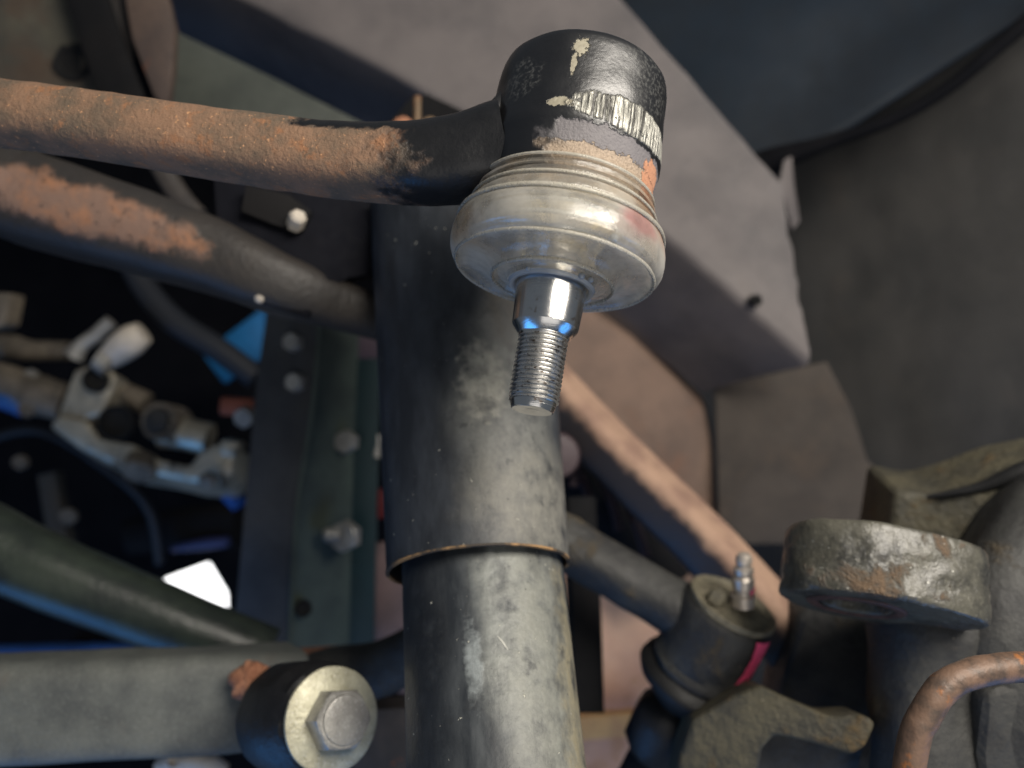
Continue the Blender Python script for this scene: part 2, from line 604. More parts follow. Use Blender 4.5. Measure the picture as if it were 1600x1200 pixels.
for q, p in enumerate(full[-1]):
    if q < 30:
        full[-1][q] = p + rdir * 0.001 * (5.0 * noise.noise(Vector((q * 0.35, 2, 0))) + 3.0 * noise.noise(Vector((q * 1.3, 7, 0))))
rl = loft(full)
rl.jitter(1.6, 0.03).jitter(0.5, 0.12, 3)
make('rail_beam', rl, MT['rail'], fr, smooth=50)
hp = P(1182, 469, 566)
make('hole', lathe(hp + D(0.3, 0, 1) * 0.000, D(0.5, 0.1, 1), [(-4, 4.2), (1.2, 4.2), (1.4, 2.6), (-3, 2.4)], 18), MT['hole'], fr)
# brown side plate below the rail, pale plate lower down
bp = px([(800, 430), (900, 470), (985, 530), (1060, 600), (1100, 640), (1112, 700), (1118, 800), (1150, 900), (1260, 1010), (1100, 1060), (820, 800)], [640, 640, 640, 645, 650, 650, 650, 650, 640, 640, 630])
o = make('side_bracket', prism(bp, D(0.25, 0.3, -1) * 0.03).jitter(1.2, 0.03), MT['brown_plate'], bevel=4, bseg=3)
tag(o, 'brown flat bracket plate hanging under the frame rail beside the shock', 'bracket')
pp = px([(860, 860), (960, 880), (1070, 960), (1120, 1100), (1100, 1260), (860, 1260)], [600, 600, 600, 600, 590, 590])
o = CP = make('crossmember_plate', prism(pp, IN * 0.02), MT['pink_plate'], bevel=3)
tag(o, 'pale pinkish plate low between shock and lower ball joint', 'plate')
lp_ = px([(880, 1122), (1010, 1112), (1030, 1150), (880, 1160)], 570)
make('plate_lip', prism(lp_, IN * 0.01), grime('tan_lip', (222, 176, 116), (196, 150, 104), None, mott=0.05), CP, bevel=2)
o = make('support_post', tube([P(905, 780, 520), P(912, 950, 500), P(916, 1113, 480)], 10.5, 20, power=4), MT['dark'])
tag(o, 'narrow black post right beside the lower shock body', 'post')
bl = thing('bellows', P(950, 800, 580), 'dark ribbed rubber bellows under the pink bar', 'bellows')
make('bellows_core', tube([P(880, 700, 596), P(960, 790, 590), P(1050, 900, 584)], 30, 24), MT['dark'], bl)
for (x, y, x2, y2) in ((906, 742, 922, 800), (938, 742, 968, 830), (968, 762, 1010, 870), (896, 700, 896, 760)):
    make('rib', tube([P(x, y, 548), P((x + x2) / 2 + 4, (y + y2) / 2, 544), P(x2, y2, 540)], 3.4, 12), MT['maroon'], bl)
o = make('maroon_bushing', lathe(P(868, 712, 500), D(0.1, 0.1, 1), [(-20, 14), (4, 15), (8, 13), (9, 6)], 32), MT['maroon'])
tag(o, 'maroon round rubber bushing peeking out behind the shock shield', 'bushing')

# pinkish bar running down right
pb = thing('stabiliser_bar', P(1050, 790, 500), 'pinkish steel bar, lower side shaded in its colour, sloping down right from the shock to the lower joint', 'bar')
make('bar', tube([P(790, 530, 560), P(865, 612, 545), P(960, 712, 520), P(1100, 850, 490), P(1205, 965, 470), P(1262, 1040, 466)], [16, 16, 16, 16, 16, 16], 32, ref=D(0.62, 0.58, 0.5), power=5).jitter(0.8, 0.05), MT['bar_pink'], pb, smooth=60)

# ------------------------------------------------------------------ lower ball joint with grease fitting
LJ = thing('lower_ball_joint', P(1060, 1120, 430), 'dirty grey lower ball joint with grease fitting and pink paint stripe', 'ball joint')
LA = D(0.36, 0.88, 0.30)
LO = P(1143, 949, 420)
SIDE_REF = D(0, 0, 1)
ljp = [(-42, 25), (-40, 26.5), (-37, 26.5), (-35, 25), (-30, 25.2), (-4, 24.4), (-1.5, 23.6), (0, 22)]
make('housing', lathe(LO, LA, ljp, 64, wob=0.8), MT['knuckle_dark'], LJ, smooth=40)
make('top_cap', lathe(LO, LA, [(0, 23.4), (1.8, 23), (2.4, 21), (1.8, 20), (2.6, 17), (3.6, 12), (4.0, 0.1)], 48, wob=0.5), MT['cap_metal'], LJ, smooth=40)
make('cap_rim_highlight', lathe(LO, LA, [(1.6, 21.2), (2.6, 21.6), (3.4, 22.4), (3.0, 23.4), (1.6, 23.6)], 48, wob=0.9, cap=(False, False)), MT['cap_metal'], LJ, smooth=60)  # ring added to give the cap a highlight along its edge
make('cap_knob', lathe(P(1122, 932, 410), LA, [(-3, 5), (2, 4.6), (4, 3), (4.6, 0.5)], 18, wob=1.0), MT['cap_metal'], LJ, smooth=60)
ga = D(-0.02, 0.97, 0.2)
gp = P(1160, 934, 412)
gf = make('grease_fitting', lathe(gp, ga, [(-4, 6.2), (2, 6.2), (2.4, 4.8), (5, 4.8), (6, 5.6), (11, 5.6), (12.2, 4.6), (13, 3.6), (13.8, 5), (16.5, 5), (17.5, 3.4), (18.6, 3.2), (19.4, 4.1), (22, 4.2), (24, 3.0), (24.6, 1.2)], 28), MT['fitting'], LJ, smooth=35)
make('paint_drop', lathe(gp + ga * 0.005 + D(0.9, 0, 0.4) * 0.0042, D(0.9, -0.1, 0.5), [(-1, 3), (0.8, 2.8), (1.6, 1.5)], 14), MT['pink_paint'], gf)
make('boot', lathe(LO, LA, [(-66, 12), (-62, 17), (-57, 22), (-52, 28.5), (-48, 30.5), (-45, 30), (-42.5, 26.5), (-41.5, 25.6)], 64, wob=0.7), MT['rubber'], LJ, smooth=60)
make('nut', lathe(LO, LA, [(-102, 14), (-96, 19), (-80, 20), (-72, 19), (-68, 15), (-64, 12)], 12), MT['black_paint'], LJ, smooth=40)
make('stud', lathe(LO, LA, [(-130, 11), (-100, 11.5)], 32), MT['dark'], LJ)
make('arm', tube([P(840, 822, 455), P(930, 876, 448), P(1000, 918, 442), P(1066, 958, 436)], [14, 14, 14, 15], 32, power=2.6, ref=D(0.3, 0.5, 0.6)).jitter(1.3, 0.06), MT['knuckle_dark'], LJ, smooth=60)
# pink stripe painted down the housing: a thin raised ribbon that follows the wall
a_, x_, y_ = frame_of(LA)


def lj_pt(s, deg, r):
    t = math.radians(deg)
    return LO + (a_ * s + (x_ * math.cos(t) + y_ * math.sin(t)) * r) * 0.001


def ribbon(fn, s0, s1, d0, d1, ns, nd, wav):
    m = Mesh()
    vs, fs = [], []
    for i in range(ns + 1):
        s = s0 + (s1 - s0) * i / ns
        for k in range(nd + 1):
            e = (k / nd) * 2 - 1
            dg = (d0 + d1) / 2 + wav(i / ns) + e * ((d1 - d0) / 2) * (1 + 0.25 * noise.noise(Vector((s * 0.3, e, 2))))
            vs.append(fn(s, dg, 0.35 * (1 - e * e)))
    for i in range(ns):
        for k in range(nd):
            q = i * (nd + 1) + k
            fs.append((q, q + 1, q + nd + 2, q + nd + 1))
    return m.add(vs, fs)


def lj_wall(s, dg, e):
    return lj_pt(s, dg, 25.7 + e)


make('paint_stripe', ribbon(lj_wall, -35, -1, 27, 49, 16, 6, lambda t: 8 * math.sin(t * 3) - 4), MT['pink_paint'], LJ, smooth=80)

# ------------------------------------------------------------------ steering knuckle
KN = thing('steering_knuckle', P(1460, 1190, 340), 'greasy cast iron steering knuckle with an empty tapered eye on the right', 'steering knuckle')
kn = D(0.20, 0.90, -0.36)
ku = D(1, -0.18, 0.02)


def kout(t):
    c, s = math.cos(t), math.sin(t)
    r = 32.0
    # arm side runs out to the right
    if c > 0:
        return (abs(c / 51.0) ** 3.0 + abs(s / 33.0) ** 3.0) ** (-1 / 3.0)
    return r


ko = P(1338, 948, 352)
make('eye', eye(ko, kn, ku, kout, 13.5, 11.5, 31, seg=120, rows=10, rnd=2.0, lump=1.2).jitter(0.5, 0.07).jitter(0.15, 0.3, 5), MT['knuckle'], KN, smooth=38)
make('bore_edge', lathe(ko, kn, [(-0.3, 15.5), (-0.9, 16.5), (-0.9, 19.5), (-0.2, 20.5), (2, 20.5), (2, 15.5)], 60, wob=0.7, cap=(False, False)), grime('bore_rust', (92, 64, 52), (62, 46, 42), None, mott=0.1, bump=0.6), KN)
make('neck', tube([P(1480, 905, 386), P(1468, 985, 382), P(1452, 1070, 376), P(1452, 1160, 368), P(1450, 1300, 360)], [24, 31, 26, 23, 25], 40, power=3, ref=D(0.2, 0, 1), aspect=0.9).jitter(2.2, 0.035).jitter(0.6, 0.2, 4), MT['knuckle_dark'], KN, smooth=60)
make('body', tube([P(1700, 760, 420), P(1640, 850, 398), P(1590, 960, 378), P(1588, 1080, 370), P(1600, 1260, 372)], [30, 32, 31, 29, 30], 40, power=3.4, ref=D(-0.3, 0, 1)).jitter(2.6, 0.035).jitter(0.6, 0.2, 2), MT['knuckle_dark'], KN, smooth=60)
make('upper_lug', prism(px([(1402, 768), (1470, 778), (1530, 764), (1600, 738), (1700, 720), (1700, 960), (1560, 980), (1440, 960), (1385, 870)], [430, 425, 415, 405, 395, 385, 395, 420, 430]), D(0.1, 0.2, -1) * 0.05).jitter(2.0, 0.05), MT['olive_iron'], KN, bevel=5, bseg=3)
make('seal_strip', tube([P(1450, 776, 428), P(1530, 762, 416), P(1600, 736, 406), P(1680, 716, 398)], [1, 3, 5, 5], 12), MT['rubber'], KN)
make('inner_web', prism(px([(1246, 960), (1280, 940), (1390, 950), (1420, 1010), (1400, 1140), (1380, 1240), (1190, 1240), (1220, 1080)], [440, 440, 430, 425, 420, 415, 425, 440]), IN * 0.03).jitter(1.6, 0.04), MT['knuckle_dark'], KN, bevel=6, bseg=3)

SA = thing('slotted_arm', P(1200, 1190, 385), 'flat dirty olive cast arm with a slot at the bottom under the lower joint', 'steering arm')
sa = px([(1062, 1180), (1085, 1125), (1150, 1085), (1188, 1070), (1230, 1092), (1300, 1120), (1352, 1118), (1370, 1130), (1352, 1170), (1330, 1182), (1260, 1158), (1212, 1150), (1190, 1172), (1180, 1230), (1050, 1260)], [392, 390, 386, 382, 376, 368, 362, 360, 360, 361, 368, 373, 377, 378, 390])
make('arm_plate', prism(sa, D(0.05, -0.25, -1) * 0.03).jitter(1.2, 0.05), MT['olive_iron'], SA, bevel=3.5, bseg=3)
make('slot_floor', prism(px([(1160, 1170), (1230, 1135), (1350, 1160), (1330, 1260), (1150, 1260)], 398), IN * 0.02).jitter(1.2, 0.05), MT['knuckle_dark'], SA, bevel=2)

n = N('rusty_pipe')
rr = n.noise(0.12, 6, 0.6)
c = n.mix(n.step(rr, 0.35, 0.6), lin((80, 68, 60)), lin((118, 94, 78)))
c = n.mix(n.step(n.noise(0.09, 5, 0.65), 0.55, 0.68), c, lin((160, 102, 54)))
MT['pipe'] = n.out(c, n.mixf(rr, 0.35, 0.65), 0.1, n.bump(n.noise(0.5, 4), 0.0003))
o = make('brake_pipe', tube([P(1380, 1500, 262), P(1422, 1190, 262), P(1444, 1120, 262), P(1478, 1072, 263), P(1530, 1050, 265), P(1600, 1042, 268), P(1700, 1044, 272)], 5.0, 28, 10).jitter(0.25, 0.2), MT['pipe'], smooth=80)
tag(o, 'rusty bent steel brake pipe in the bottom right corner', 'pipe')
cp = make('brake_caliper', prism(px([(1540, 1080), (1620, 1062), (1680, 1080), (1680, 1290), (1545, 1290), (1530, 1180)], 345), D(0, 0, -1) * 0.05).jitter(1.8, 0.05), MT['knuckle_dark'], bevel=6, bseg=3)
tag(cp, 'grey rough casting corner behind the bent rusty pipe', 'caliper')

# ------------------------------------------------------------------ shock absorber
def dusty_shaded_tube(name, light, dark, spots):
    "old black paint under streaky road dust, with chips, pale flecks and light and shade painted in by spots"
    n = N(name)
    fine = n.noise(0.12, 8, 0.64)
    mp = n.t.nodes.new('ShaderNodeMapping')
    mp.inputs['Scale'].default_value = (0.7, 0.28, 1)
    n.t.links.new(n.uv, mp.inputs[0])
    streak = n.noise(0.09, 8, 0.62, vec=mp.outputs[0])
    c = n.mix(n.step(streak, 0.34, 0.68), lin(dark), lin(light))
    rg = n.mixf(streak, 0.36, 0.62)
    h = n.math('MULTIPLY', fine, 0.6)
    for (u0, v0, ru, rv, col, wob, ns, r_) in spots:
        k = n.spot(u0, v0, ru, rv, wob, ns, 0.45)
        k = n.math('MULTIPLY', k, n.step(n.math('ADD', n.math('MULTIPLY', fine, 0.6), n.math('MULTIPLY', streak, 0.4)), 0.26, 0.62))
        c = n.mix(k, c, n.mix(n.noise(0.5, 5, 0.7), lin(tuple(v * 0.78 for v in col)), lin(tuple(min(255, v * 1.1) for v in col))))
        rg = n.mixf(k, rg, r_)
        h = n.math('ADD', h, n.math('MULTIPLY', k, 0.3))
    blk = n.step(n.noise(0.07, 6, 0.62), 0.60, 0.67)
    c = n.mix(n.math('MULTIPLY', blk, 0.55), c, lin((44, 46, 49)))
    fl = n.step(n.noise(0.42, 3, 0.5), 0.71, 0.75)
    c = n.mix(n.math('MULTIPLY', fl, 0.8), c, lin((200, 198, 184)))
    h = n.math('ADD', h, n.math('MULTIPLY', fl, 0.5))
    pit = n.step(n.noise(0.55, 2, 0.4, dist=0.3), 0.73, 0.77)
    c = n.mix(n.math('MULTIPLY', pit, 0.6), c, lin((44, 44, 42)))
    return n.out(c, rg, 0, n.bump(h, 0.0005), Specular_IOR_Level=0.5)


SH = thing('shock_absorber', P(776, 1300, 330), 'dusty black shock absorber with a wider dust shield standing behind the stud', 'shock absorber')
s_top, s_rim = P(716, 330, 440), P(748, 890, 353)
ax = (s_rim - s_top)
Ls = ax.length * 1000
ax.normalize()
spots_sh = [(-28, Ls - 62, 34, 42, (120, 121, 117), 0.55, 0.06, 0.5), (-52, Ls - 20, 46, 26, (126, 124, 116), 0.5, 0.05, 0.6),
            (-12, Ls - 72, 12, 16, (190, 187, 174), 0.9, 0.25, 0.6), (-30, Ls - 118, 14, 22, (72, 68, 62), 0.6, 0.1, 0.6)]  # dusty patches low on the right also paint in the lit area
MT['shield'] = dusty_shaded_tube('shield_paint', (56, 60, 66), (36, 39, 44), spots_sh)
sh_prof = [(0, 47.6), (Ls * 0.3, 45.4), (Ls * 0.6, 43.1), (Ls - 8, 40.5), (Ls - 3, 40.3), (Ls - 0.4, 40.6), (Ls, 40.2), (Ls - 0.2, 39.2), (Ls - 6, 38.6), (Ls - 60, 38.4)]
make('dust_shield', lathe(s_top, ax, sh_prof, 96, wob=0.25, cap=(True, False)), MT['shield'], SH, smooth=50)
n = N('rim_rust')
c = n.mix(n.step(n.noise(0.09, 5), 0.42, 0.6), lin((60, 54, 48)), lin((150, 118, 80)))
MT['rimrust'] = n.out(c, 0.8, 0, n.bump(n.noise(0.6, 4), 0.0004))
make('shield_rim', lathe(s_top, ax, [(Ls - 0.9, 40.3), (Ls - 0.8, 40.6), (Ls + 0.1, 40.65), (Ls + 0.3, 40.2), (Ls + 0.2, 39.0), (Ls - 1, 38.9)], 96, wob=0.25, cap=(False, False)), MT['rimrust'], SH)
lo_spots = [(-20, 70, 22, 44, (146, 149, 144), 0.6, 0.05, 0.42), (-44, 110, 30, 90, (136, 137, 129), 0.7, 0.04, 0.5), (38, 72, 16, 16, (26, 28, 31), 0.5, 0.1, 0.5),
            (48, 100, 26, 90, (32, 35, 40), 0.7, 0.06, 0.45), (6, 86, 5, 14, (150, 157, 158), 1.1, 0.2, 0.5), (-72, 110, 16, 60, (140, 132, 108), 0.9, 0.15, 0.7)]  # right side painted lighter and left darker, as lit from the right
MT['shock_body'] = dusty_shaded_tube('shock_body_paint', (76, 80, 83), (38, 42, 47), lo_spots)
b0 = s_rim - ax * 0.05
b1 = s_rim + ((P(776, 1200, 332) - s_rim).normalized()) * 0.13
bx = (P(776, 1200, 306) - P(757, 932, 350)).normalized()
b0 = P(757, 932, 350) - bx * 0.045
make('cylinder_body', lathe(b0, bx, [(0, 36.4), (20, 36), (45, 35.6), (100, 34.4), (160, 33.2), (200, 32.4), (300, 32.4)], 96, wob=0.3), MT['shock_body'], SH, smooth=60)
for (x, y, L, dx, dy, w) in ((735, 1100, 12, 1, 0.62, 1.0), (795, 1090, 9, 1, 1.1, 0.7), (785, 1004, 7, 0.7, 1.4, 0.6), (840, 1165, 5, 0.1, 1, 1.8)):
    dd = 300
    for q in range(60):                # drop the scratch on to the tube wall
        p = P(x, y, dd)
        rel = p - b0
        if (rel - bx * rel.dot(bx)).length * 1000 <= 35.6 - max(0, rel.dot(bx) * 1000 - 45) * 0.021:
            break
        dd += 1
    nrm = (rel - bx * rel.dot(bx)).normalized()
    tt = D(dx, -dy, 0)
    tt = (tt - nrm * tt.dot(nrm)).normalized()
    make('scratch', tube([p - tt * L * 0.0005, p, p + tt * L * 0.0005], [w * 0.15, w, w * 0.15], 8), plain('scratch_grey', (190, 190, 182), 0.6) if 'scr' not in MT else MT['scr'], SH)

# ------------------------------------------------------------------ upper left: rail web, plates
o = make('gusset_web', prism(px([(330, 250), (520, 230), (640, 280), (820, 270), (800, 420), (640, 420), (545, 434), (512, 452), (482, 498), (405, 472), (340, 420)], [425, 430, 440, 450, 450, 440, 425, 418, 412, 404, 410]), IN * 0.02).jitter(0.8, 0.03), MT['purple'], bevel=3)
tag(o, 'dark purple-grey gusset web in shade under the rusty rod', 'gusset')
o = make('fender_plate', prism(px([(-900, -300), (100, -300), (128, -80), (150, 60), (198, 160), (-80, 200), (-900, 220)], 560), IN * 0.015), grime('olive_plate', (76, 73, 62), (56, 54, 48), ((78, 62, 48), (64, 54, 46)), 0.5, 0.7, 0.015, mott=0.02), bevel=2)
tag(o, 'dull olive plate with a dark hole in the top left corner', 'plate')
make('hole', lathe(P(114, 98, 559), D(0.1, 0, 1), [(-1, 13), (1, 13), (1.2, 9), (-0.5, 8), (-0.6, 0.2)], 24, wob=2), MT['hole'], o)
o = make('hanging_strap', tube([P(120, -60, 545), P(155, 50, 540), P(198, 170, 530)], 14, 20, power=4, aspect=0.3), MT['dark'])
tag(o, 'thin dark strap hanging beside the olive plate', 'strap')
o = make('strap_bracket', prism(px([(186, -60), (248, -60), (272, 40), (270, 110), (262, 170), (240, 150), (206, 60)], 530), IN * 0.008).jitter(0.8, 0.05), grime('brown_bracket', (84, 70, 62), (66, 56, 52), RUST, 0.62, 0.7, 0.04), bevel=1.5)
tag(o, 'pointed brown bracket hanging beside the dark strap', 'bracket')
o = make('cross_brace', tube([P(170, -60, 560), P(185, 70, 556), P(200, 160, 552), P(270, 290, 548), P(310, 340, 545)], [8, 8, 7, 7, 7], 16, power=3), grime('brace_grey', (70, 64, 60), (52, 50, 50), None))
tag(o, 'slim grey brace passing behind both rusty arms', 'brace')
o = make('rail_flange', prism(px([(262, 40), (282, 52), (420, 118), (575, 196), (560, 240), (240, 200), (258, 120)], [585, 585, 582, 578, 570, 575, 580]), IN * 0.012), grime('green_grey_flange', (74, 78, 72), (60, 64, 60), None, mott=0.03), bevel=1.5)
tag(o, 'green-grey flange plate between frame rail and rusty rod', 'flange')
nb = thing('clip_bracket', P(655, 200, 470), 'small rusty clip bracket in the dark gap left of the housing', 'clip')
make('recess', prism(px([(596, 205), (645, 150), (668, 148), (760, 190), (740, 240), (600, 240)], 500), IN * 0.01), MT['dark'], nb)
make('post', tube([P(652, 152, 478), P(652, 215, 474)], 2.2, 12), grime('tan_post', (120, 100, 76), (84, 70, 56), RUST, 0.5, 0.6, 0.1), nb)
make('nut', lathe(P(630, 200, 474), D(0, 0.2, 1), [(-2, 6), (3, 6), (4, 3)], 12), MT['rust_lump'], nb)
make('nut', lathe(P(672, 197, 474), D(0, 0.2, 1), [(-2, 5), (2, 5), (3, 3)], 12), grime('tan_nut', (130, 108, 84), (96, 78, 60), None), nb)

# second rusty arm, lower left
sp2 = [(20, 62, 34, 42, (170, 120, 88), 0.5, 0.07, 0.85), (8, 100, 24, 30, (178, 112, 66), 0.7, 0.1, 0.85), (30, 30, 20, 24, (146, 106, 86), 0.6, 0.1, 0.85)]
ra = thing('lower_link', P(200, 360, 420), 'dark link arm with a long orange rust patch below the rusty rod', 'link arm')
n = N('link_paint')
c = n.mix(n.noise(0.04, 5), lin((60, 54, 48)), lin((40, 40, 42)))
u_, v_ = n.uvw()
k = n.math('MULTIPLY', n.spot(2, 406.4, 30, 62, 0.75, 0.08, 0.25), n.step(n.noise(0.22, 6, 0.7), 0.16, 0.46))
rc = n.mix(n.step(n.noise(0.05, 7, 0.7), 0.42, 0.66), lin((122, 98, 86)), lin((152, 108, 80)))
c = n.mix(k, c, rc)
MT['link'] = n.out(c, n.mixf(k, 0.5, 0.9), 0, n.bump(n.math('ADD', n.noise(0.3, 5), k), 0.0006))
make('arm', tube([P(-800, 60, 470), P(-80, 268, 430), P(60, 316, 425), P(200, 358, 420), P(330, 400, 418), P(440, 446, 420), P(530, 478, 434), P(640, 510, 452)], [25, 25, 24, 22, 19, 16, 13, 12], 40, ref=D(0, 0.15, 1), power=2.8).jitter(0.8, 0.05), MT['link'], ra, smooth=60)
make('bolt_tip', lathe(P(466, 338, 410), D(0.5, 0.5, 0.9), [(-8, 4.6), (0, 4.6), (1.5, 3.2)], 6), MT['white'], ra)
make('bolt_hole_shade', prism(px([(384, 288), (452, 304), (486, 330), (470, 362), (430, 352), (376, 330)], [412, 416, 418, 416, 413, 410]), IN * 0.006), MT['dark'], ra, bevel=1)  # flat dark patch painted for the shade of a hole behind the bolt
make('bolt_tip', lathe(P(405, 466, 404), D(0.1, 0, 1), [(-4, 2.4), (0, 2.4), (1, 1.2)], 16), MT['white'], ra)

# ------------------------------------------------------------------ vertical channel
CH = thing('channel_bracket', P(470, 1040, 560), 'upright dark steel channel with bolts left of the shock', 'channel')
make('flange', prism(px([(418, 470), (500, 492), (488, 640), (462, 800), (450, 1040), (360, 1050), (384, 760), (400, 600)], [555, 548, 545, 545, 540, 545, 552, 555]), IN * 0.006).jitter(0.6, 0.03), MT['channel'], CH, bevel=1.5)
make('web', prism(px([(500, 492), (560, 520), (556, 700), (545, 1030), (452, 1035), (464, 800), (490, 640)], [552, 590, 590, 585, 548, 552, 552]), IN * 0.004), MT['channel_green'], CH, bevel=0.8)
make('far_flange', prism(px([(552, 560), (592, 560), (584, 1010), (540, 1010)], [590, 590, 585, 585]), IN * 0.006), MT['teal'], CH, bevel=0.8)
make('edge_bead', tube([P(500, 500, 546), P(488, 640, 543), P(464, 800, 543), P(451, 1030, 538)], 1.6, 10), MT['channel_green'], CH)
for (x, y, d, r) in ((464, 536, 548, 6.5), (468, 598, 544, 6.5), (546, 690, 575, 8.5), (544, 836, 560, 11)):
    b = make('bolt', hexhead(P(x, y, d + 4), D(-0.25, 0.05, 1), r, 10), MT['bolt'], CH)
make('bolt_shank', lathe(P(530, 836, 556), D(-1, 0.05, 0.3), [(0, 5.2), (9, 5.2), (11, 3.5)], 16), MT['bolt'], CH)
make('hole', lathe(P(474, 951, 548), D(0.25, 0, 1), [(-3, 5.8), (1, 5.8), (1.2, 4.6), (0, 4.4), (-0.2, 0.2)], 24), MT['hole'], CH)
o = make('round_boss', lathe(P(545, 545, 640), D(0.1, -0.3, 1), [(-40, 34), (-6, 34), (0, 31), (2, 20), (3, 1)], 48), MT['maroon'])
tag(o, 'shadowy maroon round boss behind the top of the channel', 'boss')
o = make('mauve_sheet', prism(px([(545, 860), (640, 840), (660, 1090), (560, 1070)], 600), IN * 0.01), grime('mauve_panel', (116, 96, 94), (92, 78, 78), None), bevel=1)
tag(o, 'mauve panel strip between channel and lower shock body', 'panel')
o = make('red_marker', prism(px([(578, 765), (606, 765), (606, 810), (578, 810)], 598), IN * 0.006), plain('red_lens', (84, 14, 18), 0.4), bevel=0.8)
tag(o, 'tiny dark red block squeezed between channel and shock shield', 'marker')
o = make('pale_rod', tube([P(590, 680, 592), P(588, 715, 590)], 2.6, 10), MT['bolt'])
tag(o, 'tiny pale rod end in the gap beside the shock shield', 'rod')

# ------------------------------------------------------------------ lower left: tube, beam, bolt
TB = thing('control_arm_tube', P(200, 930, 480), 'greenish black round tube sloping down right in the lower left', 'tube')
make('tube', tube([P(-800, 500, 470), P(-120, 800, 480), P(40, 878, 482), P(180, 936, 486), P(300, 983, 490), P(420, 1026, 496)], [23, 23, 22.5, 21, 19.5, 17.5], 40).jitter(0.5, 0.04), MT['green_tube'], TB, smooth=80)
BM = thing('lower_beam', P(300, 1180, 420), 'grey rectangular suspension beam along the bottom left', 'beam')
make('beam', tube([P(-900, 1140, 390), P(-140, 1112, 400), P(60, 1104, 404), P(240, 1096, 412), P(380, 1088, 425), P(450, 1082, 440)], [25, 25, 25, 25, 25, 25], 48, ref=D(0, 0.12, 1), power=5, aspect=0.8).jitter(1.0, 0.03), MT['beam'], BM, smooth=60)
make('arm_end', tube([P(430, 1090, 470), P(520, 1060, 460), P(600, 1042, 450), P(690, 1000, 440)], [18, 17, 15, 16], 32, power=3, ref=D(0, 0.2, 1)).jitter(0.8, 0.04), MT['knuckle_dark'], BM, smooth=60)
make('top_lip', prism(px([(445, 1030), (560, 1022), (556, 1034), (450, 1044)], 470), IN * 0.02), MT['rust_lump'], BM, bevel=0.6)
make('rust_scale', lathe(P(390, 1062, 395), D(-0.2, 0.6, 1), [(-3, 9), (1, 9.5), (4, 8), (6, 4), (6.4, 0.4)], 28, wob=3).jitter(2.4, 0.1), MT['rust_lump'], BM, smooth=60)
BO = thing('pivot_bolt', P(515, 1125, 350), 'large hexagon bolt with pale zinc washer at the end of the grey beam', 'bolt')
bax = D(0.62, 0.28, 0.72)
bo = P(521, 1124, 346)
make('sleeve', lathe(bo, bax, [(-50, 24), (-46, 25), (-16, 25), (-13, 23), (-6, 22.4), (-3.5, 20), (-2.6, 10)], 64, wob=0.7), MT['black_paint'], BO, smooth=40)
wob = lathe(bo, bax, [(-2.6, 8), (-2.6, 21.0), (-2.0, 21.8), (-0.5, 21.8), (0, 21.2), (0.1, 8)], 64, wob=0.25, cap=(False, False))
make('washer', wob, MT['zinc'], BO, smooth=40)
hb = make('bolt_head', hexhead(bo, bax, 13.4, 10.5, spin=0.18), MT['bolt'], BO, smooth=25)
make('head_face', lathe(bo + bax * 0.0105, bax, [(0, 10.2), (0.7, 9.8), (0.9, 8.8), (0.9, 0.2)], 40), MT['bolt'], hb)
o = make('lower_shelf', prism(px([(560, 1110), (660, 1105), (660, 1290), (540, 1290)], 470), IN * 0.02), grime('shelf_dark', (58, 52, 50), (40, 38, 38), RUST, 0.6, 0.68, 0.04), bevel=1)
tag(o, 'dark shelf of metal between pivot bolt and lower shock body', 'bracket')
WC = thing('white_connector', P(300, 1190, 500), 'white plastic connector half hidden below the grey beam', 'connector')
make('shell', tube([P(250, 1196, 500), P(285, 1186, 495), P(320, 1190, 495), P(350, 1204, 500)], [5, 7, 6, 5], 16).jitter(1, 0.15), MT['white'], WC)
make('cap', lathe(P(272, 1190, 490), D(0.1, 0.4, 1), [(-3, 4.5), (2, 4.5), (3, 3), (1, 2), (0.8, 0.2)], 16), MT['white'], WC)

o = make('blue_lit_strip', tube([P(-700, 1030, 600), P(60, 1016, 600), P(150, 1012, 600), P(260, 1014, 602)], [5, 5, 4, 3.5], 16), plain('painted_blue_light', (40, 84, 150), 0.35))  # blue light painted into the colour of this strip
tag(o, 'thin strip coloured by painted blue light in the gap above the grey beam', 'line')
# ------------------------------------------------------------------ engine bay
EN = make('engine_block', prism(px([(-1100, -300), (760, -300), (760, 1700), (356, 1700), (358, 1000), (355, 926), (327, 879), (248, 908), (215, 1000), (215, 1700), (-1100, 1700)], 900), IN * 0.02), MT['engine'])
tag(EN, 'black engine block filling the dark bay on the left', 'engine')
make('lower_sump', prism(px([(100, 1012), (500, 1012), (500, 1700), (100, 1700)], 880), IN * 0.02), MT['engine'], EN)
make('oil_pan', tube([P(200, 840, 830), P(290, 826, 824), P(372, 822, 820)], [18, 22, 24], 24, aspect=0.6), MT['dark'], EN)
make('rib', tube([P(268, 858, 800), P(320, 850, 800), P(356, 846, 800)], [3, 6, 5], 14), plain('slate_blue', (60, 66, 110), 0.4), EN)
o = make('coolant_hose', tube([P(196, 380, 720), P(220, 440, 715), P(270, 500, 705), P(340, 545, 700), P(400, 590, 700)], 11, 24), plain('hose_rubber', (34, 38, 46), 0.6))
tag(o, 'black rubber hose curving down towards the channel', 'hose')
BP = make('blue_sheet', prism(px([(415, 478), (408, 560), (350, 600), (318, 556), (352, 525)], 760), IN * 0.006), MT['blue_panel'], bevel=1)
tag(BP, 'blue sheet corner seen between hose and channel', 'sheet')


def z5(pts):
    return [(x / 3.75, 460 + y / 3.75) for x, y in pts]


